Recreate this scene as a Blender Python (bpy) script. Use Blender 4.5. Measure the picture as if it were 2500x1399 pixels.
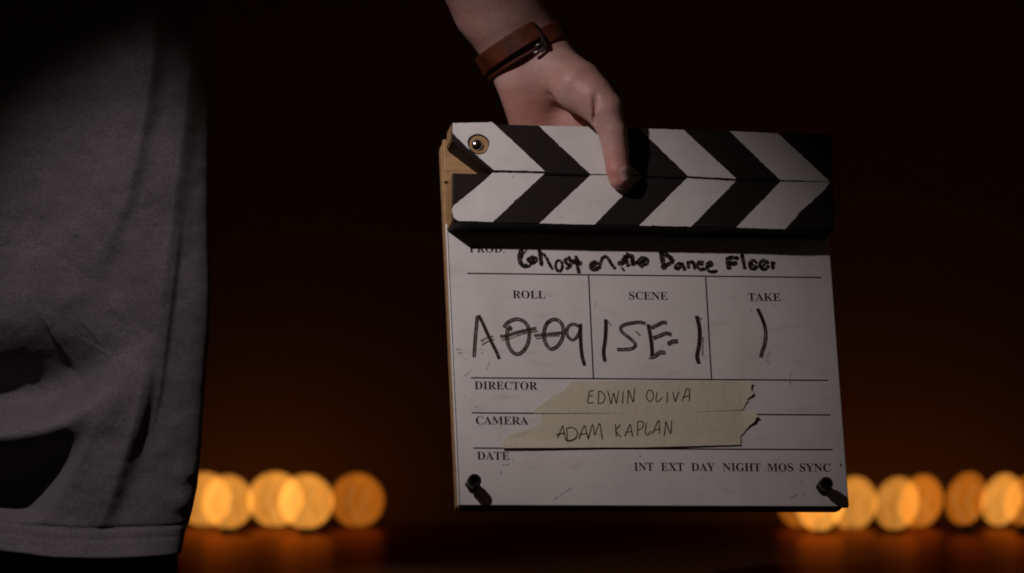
import bpy, bmesh, math, random
import numpy as np
from mathutils import Matrix, Vector, noise as mnoise

random.seed(7); np.random.seed(7)
for o in list(bpy.data.objects): bpy.data.objects.remove(o)
S = bpy.context.scene
COL = S.collection
CAMZ = 1.05                       # camera height above the floor, metres

# ------------------------------------------------------------------ camera
cam_d = bpy.data.cameras.new('camera'); cam = bpy.data.objects.new('camera', cam_d); COL.objects.link(cam)
cam.location = (0, 0, CAMZ); cam.rotation_euler = (math.pi/2, 0, 0)
cam_d.sensor_fit = 'HORIZONTAL'; cam_d.sensor_width = 36; cam_d.lens = 144.0
cam_d.clip_start = .05; cam_d.clip_end = 60
cam_d.dof.use_dof = True; cam_d.dof.focus_distance = 3.13; cam_d.dof.aperture_fstop = 4.8
S.camera = cam
# ------------------------------------------------------------------ world, exposure
w = bpy.data.worlds.new('World'); S.world = w; w.use_nodes = True
bg = w.node_tree.nodes['Background']; bg.inputs[0].default_value = (1, .66, .48, 1); bg.inputs[1].default_value = .011
S.view_settings.view_transform = 'Standard'; S.view_settings.look = 'None'
S.view_settings.exposure = 0; S.view_settings.gamma = 1
S.render.engine = 'CYCLES'
S.cycles.use_denoising = True
S.cycles.filter_width = 1.9
S.cycles.max_bounces = 8; S.cycles.transparent_max_bounces = 24
S.cycles.sample_clamp_indirect = 4
# ------------------------------------------------------------------ spot lamps out of frame: the key, and one added for the shirt
def spot(name, loc, target, watts, size_deg, blend, radius, color):
    d = bpy.data.lights.new(name, 'SPOT'); o = bpy.data.objects.new(name, d); COL.objects.link(o)
    o.location = loc; o.rotation_euler = (Vector(target)-Vector(loc)).to_track_quat('-Z', 'Y').to_euler()
    d.energy = watts; d.spot_size = math.radians(size_deg); d.spot_blend = blend; d.shadow_soft_size = radius; d.color = color
    return o
KEY = (-.375, 2.65, CAMZ+.52)
spot('key_spot', KEY, (-.02, 3.13, CAMZ+.006), 15.6, 37.6, 1.0, .013, (1, .89, .87))
spot('added_shirt_spot', (-.50, 2.08, CAMZ+1.056), (-.25, 3.15, CAMZ-.10), 36, 14.9, .32, .038, (1, .90, .91))  # added lamp; its cone edge stands in for the shadow across the shirt top

# ------------------------------------------------------------------ measured outlines (board data in mm on the board's own face; body data in metres)
UPPER = [(-152.6,149.0),(104.9,146.5),(148.3,146.2),(146.0,106.2),(-122.0,109.1),(-153.9,134.7)]
LOWER = [(-154.1,108.1),(146.0,106.0),(144.1,67.2),(-156.1,68.2)]
UP_STRIPES = [[(-151.8,148.6),(-121.0,149.9),(-81.9,110.9),(-121.6,111.0),(-142.6,129.9),(-152.6,140.6)],[(-85.1,147.9),(-46.4,148.1),(-33.8,137.6),(-26.6,128.0),(-6.3,109.8),(-46.4,109.4)],[(-5.8,147.5),(29.4,147.2),(68.9,107.8),(30.5,109.3)],[(66.0,146.9),(104.5,146.0),(143.4,107.1),(103.6,107.6)]]
LO_STRIPES = [[(-122.5,109.0),(-82.4,109.0),(-104.1,88.5),(-106.7,86.7),(-107.7,85.0),(-124.4,69.1),(-139.4,69.4),(-151.1,69.5),(-154.7,72.3),(-155.8,78.0),(-154.3,81.5),(-133.0,99.3)],[(-46.4,108.4),(-20.1,108.7),(-5.6,108.1),(-20.5,93.8),(-45.2,68.5),(-66.4,68.4),(-88.3,68.6)],[(29.5,107.5),(68.1,105.9),(30.5,68.1),(11.7,68.3),(-10.4,68.2)],[(103.9,106.3),(143.4,106.5),(137.7,99.4),(125.6,88.5),(117.3,81.7),(114.4,77.3),(104.7,67.4),(84.5,67.6),(66.0,68.0)]]
PIVOT = [(-132.7,131.8)]
SEAM = [(-122.0,109.1),(146.0,106.2)]
BOLTS = [(-145.6,-131.6),(126.0,-132.5)]
RULES = [[(-141.7,35.0),(137.3,35.9)],[(-142.6,-48.1),(136.6,-47.3)],[(-143.1,-75.7),(136.3,-75.0)],[(-143.2,-103.2),(136.2,-102.6)],[(-47.2,35.3),(-47.9,-48.0)],[(45.1,35.0),(44.4,-47.7)]]
WORDS = [('PROD.',-139.0,51.9,-111.9,52.1,6.17),('ROLL',-107.3,15.6,-81.8,15.6,6.33),('SCENE',-16.4,15.9,13.9,16.0,6.33),('TAKE',77.7,16.2,103.5,16.3,6.33),('DIRECTOR',-140.1,-57.1,-91.6,-57.0,6.33),('CAMERA',-140.4,-84.6,-100.1,-84.6,6.33),('DATE',-140.7,-112.1,-115.9,-112.2,6.27),('INT',-20.2,-120.2,-5.3,-120.2,6.43),('EXT',0.5,-120.2,18.4,-120.2,6.43),('DAY',24.1,-120.2,42.6,-120.1,6.43),('NIGHT',48.7,-120.1,78.4,-120.1,6.43),('MOS',83.7,-120.1,104.0,-120.0,6.43),('SYNC',109.1,-120.0,133.5,-120.0,6.43)]
MARKER = [('t',2.6,[(-98.2,55.5),(-100.2,49.6),(-99.9,44.4),(-97.3,41.4),(-94.2,42.8)]),('t',1.0,[(-94.2,55.1),(-97.2,51.3),(-98.6,47.7)]),('t',3.0,[(-94.8,45.3),(-90.8,47.8),(-88.1,47.7),(-89.0,45.4),(-93.3,44.5)]),('t',1.4,[(-95.8,40.5),(-93.5,41.3),(-90.6,44.6)]),('t',2.2,[(-84.8,55.7),(-84.1,49.5),(-83.5,41.5)]),('t',1.8,[(-84.0,51.5),(-82.1,51.5),(-79.5,48.4),(-77.4,43.6),(-74.9,38.8)]),('t',1.7,[(-70.2,46.6),(-69.1,46.5),(-68.1,45.7),(-67.5,44.2),(-67.3,42.4),(-67.6,40.5),(-68.3,39.0),(-69.4,38.0),(-70.5,37.9),(-71.5,38.5),(-72.3,39.8),(-72.6,41.5),(-72.4,43.4),(-71.8,45.1),(-70.8,46.3),(-69.7,46.7)]),('t',2.0,[(-60.4,49.5),(-64.8,47.0),(-63.8,44.0),(-61.1,42.2),(-64.8,39.4)]),('t',2.6,[(-62.0,47.8),(-59.8,45.1),(-62.3,42.2)]),('t',2.2,[(-56.4,50.7),(-55.8,44.3),(-54.5,36.2)]),('t',2.6,[(-59.8,45.9),(-55.9,45.1),(-51.7,44.0)]),('t',2,[(-54.2,48.0),(-57.6,43.5)]),('t',2.4,[(-39.4,42.3),(-39.7,41.2),(-40.3,40.1),(-41.3,39.5),(-42.4,39.2),(-43.5,39.5),(-44.3,40.1),(-44.9,41.1),(-45.0,42.3),(-44.7,43.5),(-44.0,44.5),(-43.0,45.1),(-41.9,45.3),(-40.9,45.1),(-40.0,44.4),(-39.5,43.4)]),('t',3,[(-43.7,41.3),(-40.4,43.0)]),('t',1.9,[(-38.7,39.9),(-36.3,47.5),(-33.4,50.3),(-30.9,48.3),(-28.7,44.0),(-25.7,40.1)]),('t',2.6,[(-23.8,46.0),(-20.8,44.7),(-17.4,48.6),(-20.7,46.5)]),('t',2.2,[(-15.2,53.8),(-16.7,48.2),(-15.4,42.1)]),('t',2.6,[(-19.3,49.7),(-12.6,50.7),(-11.9,43.0)]),('t',2.6,[(-12.7,48.6),(-10.7,43.0)]),('t',3.4,[(-9.1,44.3),(-4.1,48.8),(-1.1,46.4),(-7.2,43.1)]),('t',1.2,[(-21.0,41.7),(-18.6,38.5)]),('t',3.0,[(11.0,55.2),(11.7,48.6),(12.7,40.2)]),('t',2.6,[(11.5,54.7),(15.8,51.9),(19.7,47.8),(16.6,45.1),(12.1,42.8)]),('t',2.0,[(26.4,45.8),(23.2,44.9),(21.5,42.3),(24.2,41.4),(26.8,45.5),(29.2,39.6)]),('t',1.8,[(31.3,47.7),(32.1,41.3)]),('t',2.0,[(31.7,45.6),(34.8,47.2),(36.4,45.0),(36.7,40.5)]),('t',2.0,[(44.6,46.9),(40.7,46.7),(39.1,43.4),(41.1,40.9),(45.1,41.7)]),('t',1.6,[(41.0,45.1),(44.1,44.7)]),('t',2.0,[(46.4,43.1),(50.8,44.8),(49.4,47.2),(46.6,44.7),(47.0,40.7),(50.1,39.1),(54.9,40.0)]),('t',3.2,[(63.8,51.5),(64.0,41.0)]),('t',2.2,[(63.1,51.2),(72.6,50.6)]),('t',3.0,[(63.6,46.1),(71.1,46.5)]),('t',2.2,[(74.8,54.4),(75.6,48.8),(76.7,41.6)]),('t',1.6,[(74.2,51.7),(76.4,54.1)]),('t',2.0,[(86.4,45.4),(86.1,44.0),(85.4,42.9),(84.3,42.1),(83.2,41.9),(82.1,42.3),(81.2,43.1),(80.8,44.3),(80.7,45.7),(81.2,47.0),(82.0,48.0),(83.1,48.6),(84.3,48.7),(85.3,48.2),(86.1,47.2),(86.4,46.0)]),('t',1.4,[(81.8,46.9),(85.2,43.3)]),('t',2.0,[(95.4,45.5),(95.0,44.1),(94.2,42.9),(93.0,42.1),(91.6,41.9),(90.3,42.2),(89.4,43.1),(88.8,44.4),(88.8,45.8),(89.3,47.2),(90.3,48.3),(91.5,48.9),(92.9,49.0),(94.1,48.5),(95.0,47.5),(95.4,46.1)]),('t',1.3,[(89.9,43.4),(94.6,47.9)]),('t',2.2,[(98.9,48.8),(99.0,41.9)]),('t',1.8,[(98.4,45.6),(101.4,48.0)]),('d',2.3,[(-135.4,1.2),(-136.2,-4.7),(-137.3,-12.6),(-138.5,-22.1),(-139.5,-32.0)]),('k',2.3,[(-134.6,1.8),(-131.9,-3.9),(-129.2,-11.0),(-125.7,-19.2),(-121.9,-27.9),(-120.1,-33.1)]),('m',1.3,[(-134.0,-19.3),(-129.4,-16.5),(-123.6,-14.8)]),('m',1.3,[(-133.1,-22.2),(-128.8,-19.3),(-122.9,-17.2)]),('d',2.4,[(-115.6,-8.0),(-112.7,-4.4),(-108.7,-2.0),(-104.7,-1.1),(-99.9,-2.7),(-96.8,-6.6),(-95.9,-12.1),(-96.8,-18.5),(-99.4,-24.0),(-103.0,-27.9),(-106.9,-29.0),(-110.3,-26.5),(-112.6,-21.8),(-113.5,-15.5),(-112.6,-10.0),(-109.7,-6.7)]),('d',2.0,[(-118.7,-14.8),(-114.0,-14.7),(-107.7,-12.4),(-101.4,-10.6),(-96.0,-9.3),(-90.1,-8.2)]),('m',1.3,[(-117.9,-17.8),(-112.5,-17.1),(-106.2,-14.6),(-99.2,-12.3),(-93.7,-11.3),(-89.1,-10.5)]),('m',3.2,[(-111.8,-10.3),(-109.0,-7.9)]),('d',2.4,[(-83.0,-5.6),(-79.8,-2.2),(-75.8,-0.9),(-72.0,-2.3),(-69.7,-6.2),(-69.4,-11.8),(-71.3,-17.8),(-75.0,-22.6),(-79.4,-24.6),(-82.7,-21.9),(-84.6,-16.7),(-84.6,-11.2),(-82.2,-4.8),(-79.0,-2.0)]),('d',1.8,[(-92.3,-14.1),(-86.9,-13.4),(-80.7,-12.6),(-75.2,-12.0),(-69.4,-11.4)]),('m',1.2,[(-91.3,-16.6),(-85.5,-15.6),(-80.0,-14.3),(-72.2,-13.8)]),('d',2.0,[(-56.7,-6.5),(-60.5,-4.7),(-64.1,-5.5),(-66.6,-9.4),(-66.2,-14.1),(-63.1,-17.1),(-59.5,-15.2),(-57.0,-10.8),(-55.7,-5.3)]),('k',2.4,[(-55.8,-4.1),(-56.2,-11.6),(-56.4,-21.2),(-55.9,-29.9),(-54.3,-37.6)]),('k',2.5,[(-35.8,-0.2),(-36.2,-8.2),(-37.4,-17.8),(-39.0,-26.5),(-38.3,-34.3)]),('m',1.0,[(-35.4,-0.9),(-31.3,-5.3)]),('d',2.2,[(-4.4,-3.2),(-10.2,-2.4),(-16.5,-3.3),(-22.0,-4.8),(-24.5,-7.3),(-23.5,-10.4),(-19.4,-14.0),(-15.0,-17.9),(-13.8,-21.1),(-16.5,-23.5),(-21.6,-24.3),(-28.4,-24.4)]),('m',1.5,[(-12.8,-9.5),(-9.3,-13.4)]),('k',2.6,[(-2.8,-3.8),(-2.0,-10.2),(-1.2,-18.9),(-1.0,-28.9)]),('d',2.4,[(-0.8,-7.1),(5.0,-4.1),(9.0,-2.2),(12.2,-2.8)]),('d',2.5,[(0.4,-15.1),(6.0,-12.9),(10.8,-11.0),(15.3,-11.9)]),('d',2.7,[(-3.0,-30.1),(1.1,-29.2),(5.6,-26.2),(9.5,-26.8)]),('d',2.8,[(11.5,-19.7),(15.9,-17.5),(20.0,-17.2)]),('m',1.2,[(-4.3,-31.3),(0.2,-31.2)]),('k',2.7,[(35.6,3.5),(37.0,-3.3),(37.3,-10.5),(36.2,-20.1),(34.1,-28.9),(35.1,-35.1)]),('m',1.1,[(36.8,3.1),(39.9,0.3)]),('m',1.0,[(39.8,-13.6),(38.4,-28.4)]),('d',2.3,[(84.3,10.0),(86.9,3.8),(89.0,-3.4),(89.6,-10.6),(88.2,-18.7),(85.7,-25.1),(84.4,-29.5)]),('k',1.6,[(84.5,9.9),(87.6,3.0),(89.2,-5.0)]),('f',0.9,[(-153.2,-25.5),(-149.0,-25.9)]),('f',0.9,[(-152.6,-28.2),(-148.0,-28.9)]),('f',0.9,[(-134.8,-25.1),(-133.2,-25.7)]),('f',0.9,[(-134.2,-28.2),(-132.3,-28.4)]),('f',0.9,[(-146.1,-32.9),(-145.5,-34.0)]),('f',0.6,[(91.3,-23.4),(88.2,-33.9)]),('f',0.6,[(92.8,-25.0),(89.6,-37.0)]),('f',0.6,[(78.2,9.7),(80.3,6.9)]),('f',0.6,[(96.6,14.0),(100.0,10.8)]),('f',0.6,[(107.5,-40.0),(106.4,-44.8)]),('f',0.6,[(113.2,-32.0),(113.7,-32.9)]),('f',0.5,[(-42.4,14.1),(-43.8,9.2)]),('f',0.5,[(-141.3,-41.5),(-148.4,-47.3)]),('f',0.5,[(-127.6,-34.6),(-130.6,-41.7)]),('f',0.5,[(-121.9,-2.9),(-121.7,-4.5)]),('f',0.5,[(-69.2,-133.7),(-83.4,-142.7)]),('f',0.5,[(-122.0,-116.7),(-116.1,-115.4)]),('f',0.5,[(-113.4,-111.2),(-112.7,-114.6)]),('f',0.5,[(-140.6,-70.7),(-138.1,-71.3)]),('f',0.5,[(-148.9,-62.2),(-147.3,-64.1)]),('f',0.5,[(-123.3,-119.7),(-123.1,-123.5)]),('f',0.5,[(107.7,-42.5),(106.1,-46.5),(106.6,-52.1)]),('f',0.5,[(99.5,-141.1),(105.6,-138.5)]),('f',0.5,[(110.9,-136.3),(111.0,-141.0)]),('f',0.5,[(96.1,-60.7),(97.7,-63.0)]),('f',0.5,[(7.6,-129.1),(8.0,-129.6)]),('f',0.5,[(109.5,-125.2),(109.6,-129.5)]),('r',1.2,[(141.1,-113.5),(141.8,-115.4)]),('b',0.8,[(-15.5,-107.6),(-15.1,-109.1)])]
PEN = [[(-51.5,-57.7),(-52.6,-62.2),(-53.5,-66.7),(-51.0,-67.2),(-48.8,-66.8)],[(-52.0,-57.7),(-48.0,-57.4)],[(-52.4,-62.0),(-49.0,-61.3)],[(-44.4,-57.4),(-44.8,-62.1),(-45.4,-68.0)],[(-45.0,-57.7),(-42.1,-58.5),(-40.2,-61.2),(-39.9,-63.8),(-41.9,-66.8),(-45.4,-68.1)],[(-37.4,-57.4),(-36.5,-62.5),(-35.5,-67.7),(-34.2,-63.3),(-32.9,-59.3),(-32.1,-63.3),(-31.3,-67.3),(-30.1,-62.4),(-28.9,-57.3)],[(-25.4,-57.7),(-26.5,-67.8)],[(-22.8,-67.6),(-21.9,-61.9),(-21.3,-56.9),(-19.7,-61.5),(-18.1,-66.2),(-17.1,-60.6),(-16.4,-55.3)],[(-4.0,-56.6),(-3.0,-57.3),(-2.3,-58.7),(-2.1,-60.6),(-2.3,-62.5),(-3.0,-64.2),(-4.0,-65.3),(-5.1,-65.6),(-6.2,-65.1),(-7.0,-63.9),(-7.4,-62.2),(-7.3,-60.2),(-6.7,-58.4),(-5.8,-57.1),(-4.7,-56.5),(-3.6,-56.8)],[(1.2,-57.6),(0.1,-62.2),(-0.1,-65.2),(1.6,-65.7),(5.2,-61.9)],[(9.2,-57.8),(8.1,-67.0)],[(13.1,-57.7),(14.0,-61.8),(14.8,-65.5),(16.4,-61.6),(18.2,-57.5)],[(20.2,-65.2),(22.4,-59.8),(24.6,-55.3),(26.3,-55.6),(26.2,-60.6),(25.7,-65.5)],[(20.4,-62.6),(26.0,-60.6)],[(-78.3,-95.0),(-76.1,-90.2),(-73.8,-85.7),(-73.1,-91.4),(-72.2,-97.2)],[(-79.6,-92.5),(-72.2,-91.1)],[(-70.9,-87.0),(-71.0,-92.2),(-71.1,-97.5)],[(-70.9,-87.6),(-67.2,-86.7),(-64.3,-87.9),(-62.7,-91.3),(-64.7,-95.2),(-68.1,-96.9),(-72.1,-97.5)],[(-62.2,-95.8),(-59.8,-90.5),(-56.9,-85.2),(-56.0,-90.0),(-55.0,-94.9)],[(-61.4,-92.3),(-55.0,-91.3)],[(-55.1,-96.0),(-53.0,-90.4),(-50.7,-84.3),(-50.0,-88.7),(-49.5,-92.3),(-47.5,-87.8),(-45.2,-83.4),(-44.4,-89.9),(-43.9,-96.0)],[(-33.0,-83.6),(-33.0,-88.6),(-32.7,-93.8)],[(-29.0,-83.6),(-31.1,-86.4),(-33.1,-88.7),(-31.4,-91.5),(-29.7,-94.2)],[(-26.4,-93.5),(-24.0,-88.5),(-21.5,-84.0),(-20.8,-88.9),(-20.1,-93.7)],[(-25.6,-90.4),(-20.1,-89.3)],[(-15.5,-81.8),(-16.0,-87.6),(-16.3,-92.9)],[(-15.8,-82.1),(-13.1,-81.4),(-11.3,-82.8),(-12.1,-86.3),(-15.6,-88.6)],[(-8.7,-82.4),(-9.8,-87.1),(-9.9,-90.9),(-8.1,-92.0),(-5.4,-88.8)],[(-4.9,-91.6),(-2.0,-85.8),(0.7,-80.6),(1.1,-85.7),(0.7,-91.0)],[(-3.9,-89.0),(2.0,-86.8)],[(4.3,-93.2),(5.5,-87.4),(6.4,-81.7),(7.9,-86.5),(9.5,-91.0),(10.4,-85.7),(11.0,-80.3)]]
TAPE1 = [(-65.9,-50.2),(12.9,-48.9),(47.0,-48.2),(74.1,-48.3),(76.5,-50.8),(75.2,-53.3),(74.8,-56.3),(76.3,-59.1),(73.2,-61.7),(71.5,-65.0),(69.1,-68.0),(67.2,-71.6),(28.4,-73.7),(-14.0,-74.9),(-40.5,-75.1),(-95.0,-75.6),(-94.7,-72.7),(-90.5,-69.8),(-86.6,-66.6),(-83.2,-64.6),(-79.3,-61.6),(-74.5,-59.2),(-70.6,-57.2),(-67.9,-53.8)]
TAPE2 = [(-90.2,-76.4),(-40.6,-75.5),(28.3,-73.9),(66.7,-72.3),(72.7,-72.1),(75.6,-73.5),(77.4,-75.7),(79.0,-77.6),(76.4,-79.6),(74.6,-82.2),(71.4,-84.3),(69.1,-86.9),(66.8,-90.0),(64.1,-92.5),(64.1,-95.5),(63.5,-98.1),(63.9,-99.5),(26.7,-100.8),(-15.6,-102.2),(-42.0,-102.4),(-83.9,-103.2),(-121.3,-103.6),(-121.0,-99.4),(-120.5,-96.7),(-116.8,-94.4),(-113.3,-92.1),(-107.4,-90.6),(-101.5,-88.6),(-95.6,-86.5),(-92.5,-84.3),(-90.2,-82.0),(-90.6,-79.2)]
HAND = [(0.01,[(-0.0534,3.1419,0.3015,-0.0121,3.1719,0.2187,0.0372,0.0338,0.72,0.0005),(-0.0121,3.1719,0.2187,0.0108,3.1829,0.1819,0.0338,0.0306,0.68,0.004),(0.0108,3.1829,0.1819,0.0216,3.1809,0.1573,0.0306,0.0265,0.58,0.006),(0.0216,3.1809,0.1573,0.0319,3.1919,0.1132,0.0259,0.0271,0.48,0.006)]),(0.014,[(0.0063,3.1739,0.1585,0.0153,3.1839,0.1272,0.0151,0.0132,0.8,0.003)]),(0.014,[(0.0301,3.1719,0.1718,0.0511,3.1539,0.1538,0.0189,0.0199,0.74,0.002),(0.0511,3.1539,0.1538,0.0704,3.1439,0.1363,0.0196,0.0136,0.8,0.003)]),(0.007,[(0.0629,3.1459,0.1461,0.0716,3.1409,0.1343,0.0139,0.0126,1.0,0.001),(0.0716,3.1409,0.1343,0.0772,3.1389,0.1185,0.0126,0.011,1.0,0.001),(0.0772,3.1389,0.1185,0.0797,3.1374,0.1027,0.011,0.0099,1.0,0.001),(0.0797,3.1374,0.1027,0.0812,3.1354,0.0892,0.0099,0.0093,1.0,0.001),(0.0812,3.1354,0.0892,0.0824,3.1349,0.082,0.0093,0.0082,1.0,0.001)]),(0.01,[(0.054,3.1759,0.1269,0.0607,3.1939,0.1116,0.0158,0.0139,0.6,0.003)]),(0.005,[(0.0607,3.1939,0.1116,0.0646,3.1999,0.0798,0.0095,0.0085,1.0,0.001),(0.0646,3.1999,0.0798,0.0632,3.1919,0.0541,0.0085,0.0073,1.0,0.001)]),(0.004,[(0.0431,3.1939,0.1116,0.0448,3.1999,0.0734,0.0098,0.0088,1.0,0.001),(0.0448,3.1999,0.0734,0.0434,3.1899,0.0445,0.0088,0.0073,1.0,0.001)]),(0.004,[(0.0249,3.1919,0.1116,0.0256,3.1959,0.0765,0.0095,0.0085,1.0,0.001),(0.0256,3.1959,0.0765,0.0248,3.1839,0.0492,0.0085,0.0069,1.0,0.001)]),(0.004,[(0.0089,3.1879,0.1146,0.0083,3.1899,0.086,0.0085,0.0076,1.0,0.001),(0.0083,3.1899,0.086,0.0083,3.1799,0.065,0.0076,0.0063,1.0,0.001)])]
GROOVES = [(0.0636,3.1309,0.1451,0.0633,3.1359,0.1259,0.0016,0.0013,1.0,0.003),(0.0284,3.1559,0.1456,0.0467,3.1579,0.1271,0.0019,0.0016,1.0,0.005),(0.0899,3.1339,0.1108,0.0851,3.1269,0.1087,0.0006,0.0004,1.0,0.0015),(0.0899,3.1339,0.1083,0.0844,3.1264,0.1058,0.0006,0.0004,1.0,0.0015),(0.0896,3.1339,0.1055,0.0857,3.1269,0.1037,0.0005,0.0004,1.0,0.0015)]
ARM = [(-0.0347,3.1559,0.2618,-0.1433,3.1839,0.4456,0.0353,0.0442,0.8,0.005),(-0.1433,3.1839,0.4456,-0.3076,3.3439,0.5884,0.0473,0.0536,0.9,0.01)]
NAIL = [(0.0843, 3.1349, 0.0851), (0.0809, 3.1349, 0.0986)]
WRIST = [(0.0092, 3.1849, 0.1827), (-0.0121, 3.1869, 0.2197), (-0.0013, 3.1899, 0.19)]
BOARD_R = [[0.98091, -0.04719, 0.18863], [0.19393, 0.30741, -0.93161], [-0.01403, 0.95041, 0.31069]]
BOARD_O = [0.10658, 3.135, -0.02524]
SHIRT_EDGE = [(-257.5,580.7),(-244.9,502.2),(-233.9,376.6),(-231.7,219.6),(-232.0,160.0),(-233.0,78.3),(-233.0,31.2),(-232.0,-6.4),(-233.0,-37.8),(-235.5,-63.0),(-237.4,-94.4),(-239.3,-125.8),(-242.4,-157.2),(-245.5,-172.9),(-248.7,-185.4),(-250.6,-188.6),(-252.5,-198.0),(-254.3,-208.0)]
SHIRT_HEM = [(-486.7,-191.7),(-423.9,-199.5),(-392.5,-202.7),(-351.7,-208.0),(-314.0,-209.0),(-254.3,-207.7),(-229.2,-206.8)]
POCKET = [(-284.2,-31.6),(-296.7,-59.8),(-307.1,-88.1),(-320.3,-111.0),(-338.5,-144.6),(-358.0,-176.6),(-370.5,-198.0)]
FOLDS = [([(-275.7,213.4),(-276.9,172.5),(-282.0,138.0),(-290.4,94.0),(-301.4,56.4),(-315.6,28.1),(-328.1,9.3)],[14,13,10,7,5,4,0],46,7),([(-248.7,213.4),(-249.6,172.5),(-254.0,125.4),(-261.2,68.9),(-267.5,18.7),(-271.9,-19.0),(-275.7,-63.0)],[17,16,14,10,7,4,0],40,8),([(-256.9,56.4),(-259.4,25.0),(-263.8,-12.7),(-268.2,-47.3),(-272.6,-81.8),(-279.5,-113.2)],[0,4,4.5,4,3,0],14,2.2),([(-285.7,-33.1),(-296.7,-59.8),(-314.0,-81.8),(-342.3,-102.2),(-373.7,-111.6),(-423.9,-119.5),(-486.7,-122.6)],[0,9,14,16,17,17,17],30,22),([(-283.2,-56.7),(-286.4,-81.8),(-292.6,-110.1),(-300.8,-138.3),(-310.2,-165.0),(-319.7,-186.0)],[0,8,12,12,9,4],38,7),([(-278.8,-63.0),(-282.0,-91.2),(-288.3,-116.3),(-294.5,-135.2)],[0,6,6,0],9,2.5),([(-325.0,3.0),(-340.7,-11.1),(-358.0,-14.3)],[0,2,0],8,5),([(-298.3,-12.7),(-314.0,-31.6),(-332.8,-47.3),(-361.1,-53.5)],[0,2.5,3,0],25,10),([(-290.4,-33.1),(-310.9,-52.9),(-336.0,-71.7),(-367.4,-84.9),(-408.2,-93.7),(-486.7,-97.5)],[0,-12,-36,-54,-60,-60],34,16),([(-241.8,-132.0),(-249.6,-146.2),(-259.1,-154.0)],[0,4,0],8,4),([(-242.4,-160.3),(-254.3,-169.7),(-266.9,-173.5)],[0,5,0],9,5)]
LAMPS = [(-0.3121,4.15,-0.2156,0.0274,0.0274,0,0.75),(-0.2811,4.05,-0.2128,0.0255,0.0267,0,0.72),(-0.2399,4.15,-0.2156,0.0278,0.0278,0,0.85),(-0.2037,4.05,-0.2124,0.0271,0.0271,0,0.82),(-0.1569,4.15,-0.2164,0.027,0.0274,0,0.42),(0.2938,4.15,-0.2185,0.0241,0.0266,14,0.4),(0.305,4.05,-0.2153,0.0231,0.0267,14,0.9),(0.3461,4.15,-0.2197,0.0232,0.0274,14,0.72),(0.3803,4.05,-0.2144,0.0219,0.0267,16,0.62),(0.4142,4.15,-0.2177,0.0216,0.0274,18,0.58),(0.4491,4.05,-0.2096,0.0198,0.0267,18,0.45),(0.4963,4.15,-0.216,0.0199,0.027,18,0.85),(0.5062,4.05,-0.2116,0.0178,0.0251,18,0.42)]
TAIL = (3.5, 1.15, 1.10)

# ------------------------------------------------------------------ helpers
def tag(o, label=None, cat=None, group=None, kind=None):
    if label: o['label'] = label
    if cat: o['category'] = cat
    if group: o['group'] = group
    if kind: o['kind'] = kind
    return o
def empty(name, loc=(0, 0, 0)):
    o = bpy.data.objects.new(name, None); COL.objects.link(o); o.location = loc; o.empty_display_size = .05
    return o
def obj(name, me, mats, parent=None, smooth=False):
    if isinstance(me, bmesh.types.BMesh):
        bm = me; me = bpy.data.meshes.new(name); bmesh.ops.recalc_face_normals(bm, faces=bm.faces); bm.to_mesh(me); bm.free()
    if not isinstance(mats, (list, tuple)): mats = [mats]
    if len(me.materials) == 0:
        for m in mats: me.materials.append(m)
    if smooth: me.polygons.foreach_set('use_smooth', [True]*len(me.polygons))
    o = bpy.data.objects.new(name, me); COL.objects.link(o)
    if parent is not None: o.parent = parent
    return o
def pydata(name, v, f):
    me = bpy.data.meshes.new(name); me.from_pydata([tuple(map(float, p)) for p in v], [], [tuple(map(int, q)) for q in f]); me.update()
    return me
def add_box(bm, x0, x1, y0, y1, z0, z1, bevel=0, seg=2):
    r = bmesh.ops.create_cube(bm, size=1)
    for v in r['verts']: v.co = Vector(((x0+x1)/2+v.co.x*(x1-x0), (y0+y1)/2+v.co.y*(y1-y0), (z0+z1)/2+v.co.z*(z1-z0)))
    if bevel:
        es = list({e for v in r['verts'] for e in v.link_edges})
        bmesh.ops.bevel(bm, geom=es, offset=bevel, segments=seg, affect='EDGES', profile=.5)
def prism(bm, pts, z0, z1):
    a = [bm.verts.new((x, y, z0)) for x, y in pts]; b = [bm.verts.new((x, y, z1)) for x, y in pts]; n = len(pts)
    bm.faces.new(a[::-1]); bm.faces.new(b)
    for i in range(n): bm.faces.new((a[i], a[(i+1) % n], b[(i+1) % n], b[i]))
def lathe(bm, prof, n=32, axis=2, off=(0, 0, 0)):
    rings = []
    for r, h in prof:
        ring = []
        for i in range(n):
            a = 2*math.pi*i/n; p = [r*math.cos(a), r*math.sin(a), h]
            ring.append(bm.verts.new((p[0]+off[0], p[1]+off[1], p[2]+off[2])))
        rings.append(ring)
    for a, b in zip(rings, rings[1:]):
        for i in range(n): bm.faces.new((a[i], a[(i+1) % n], b[(i+1) % n], b[i]))
    bm.faces.new(rings[0][::-1]); bm.faces.new(rings[-1])
def tube(bm, pts, r, n=8):
    pts = [Vector(p) for p in pts]; rings = []
    for i, p in enumerate(pts):
        t = (pts[min(i+1, len(pts)-1)]-pts[max(i-1, 0)]).normalized()
        u = t.orthogonal().normalized() if i == 0 else (u-t*u.dot(t)).normalized()
        w_ = t.cross(u)
        rings.append([bm.verts.new(p+(u*math.cos(2*math.pi*k/n)+w_*math.sin(2*math.pi*k/n))*r) for k in range(n)])
    for a, b in zip(rings, rings[1:]):
        for i in range(n): bm.faces.new((a[i], a[(i+1) % n], b[(i+1) % n], b[i]))
    bm.faces.new(rings[0][::-1]); bm.faces.new(rings[-1])

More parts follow.
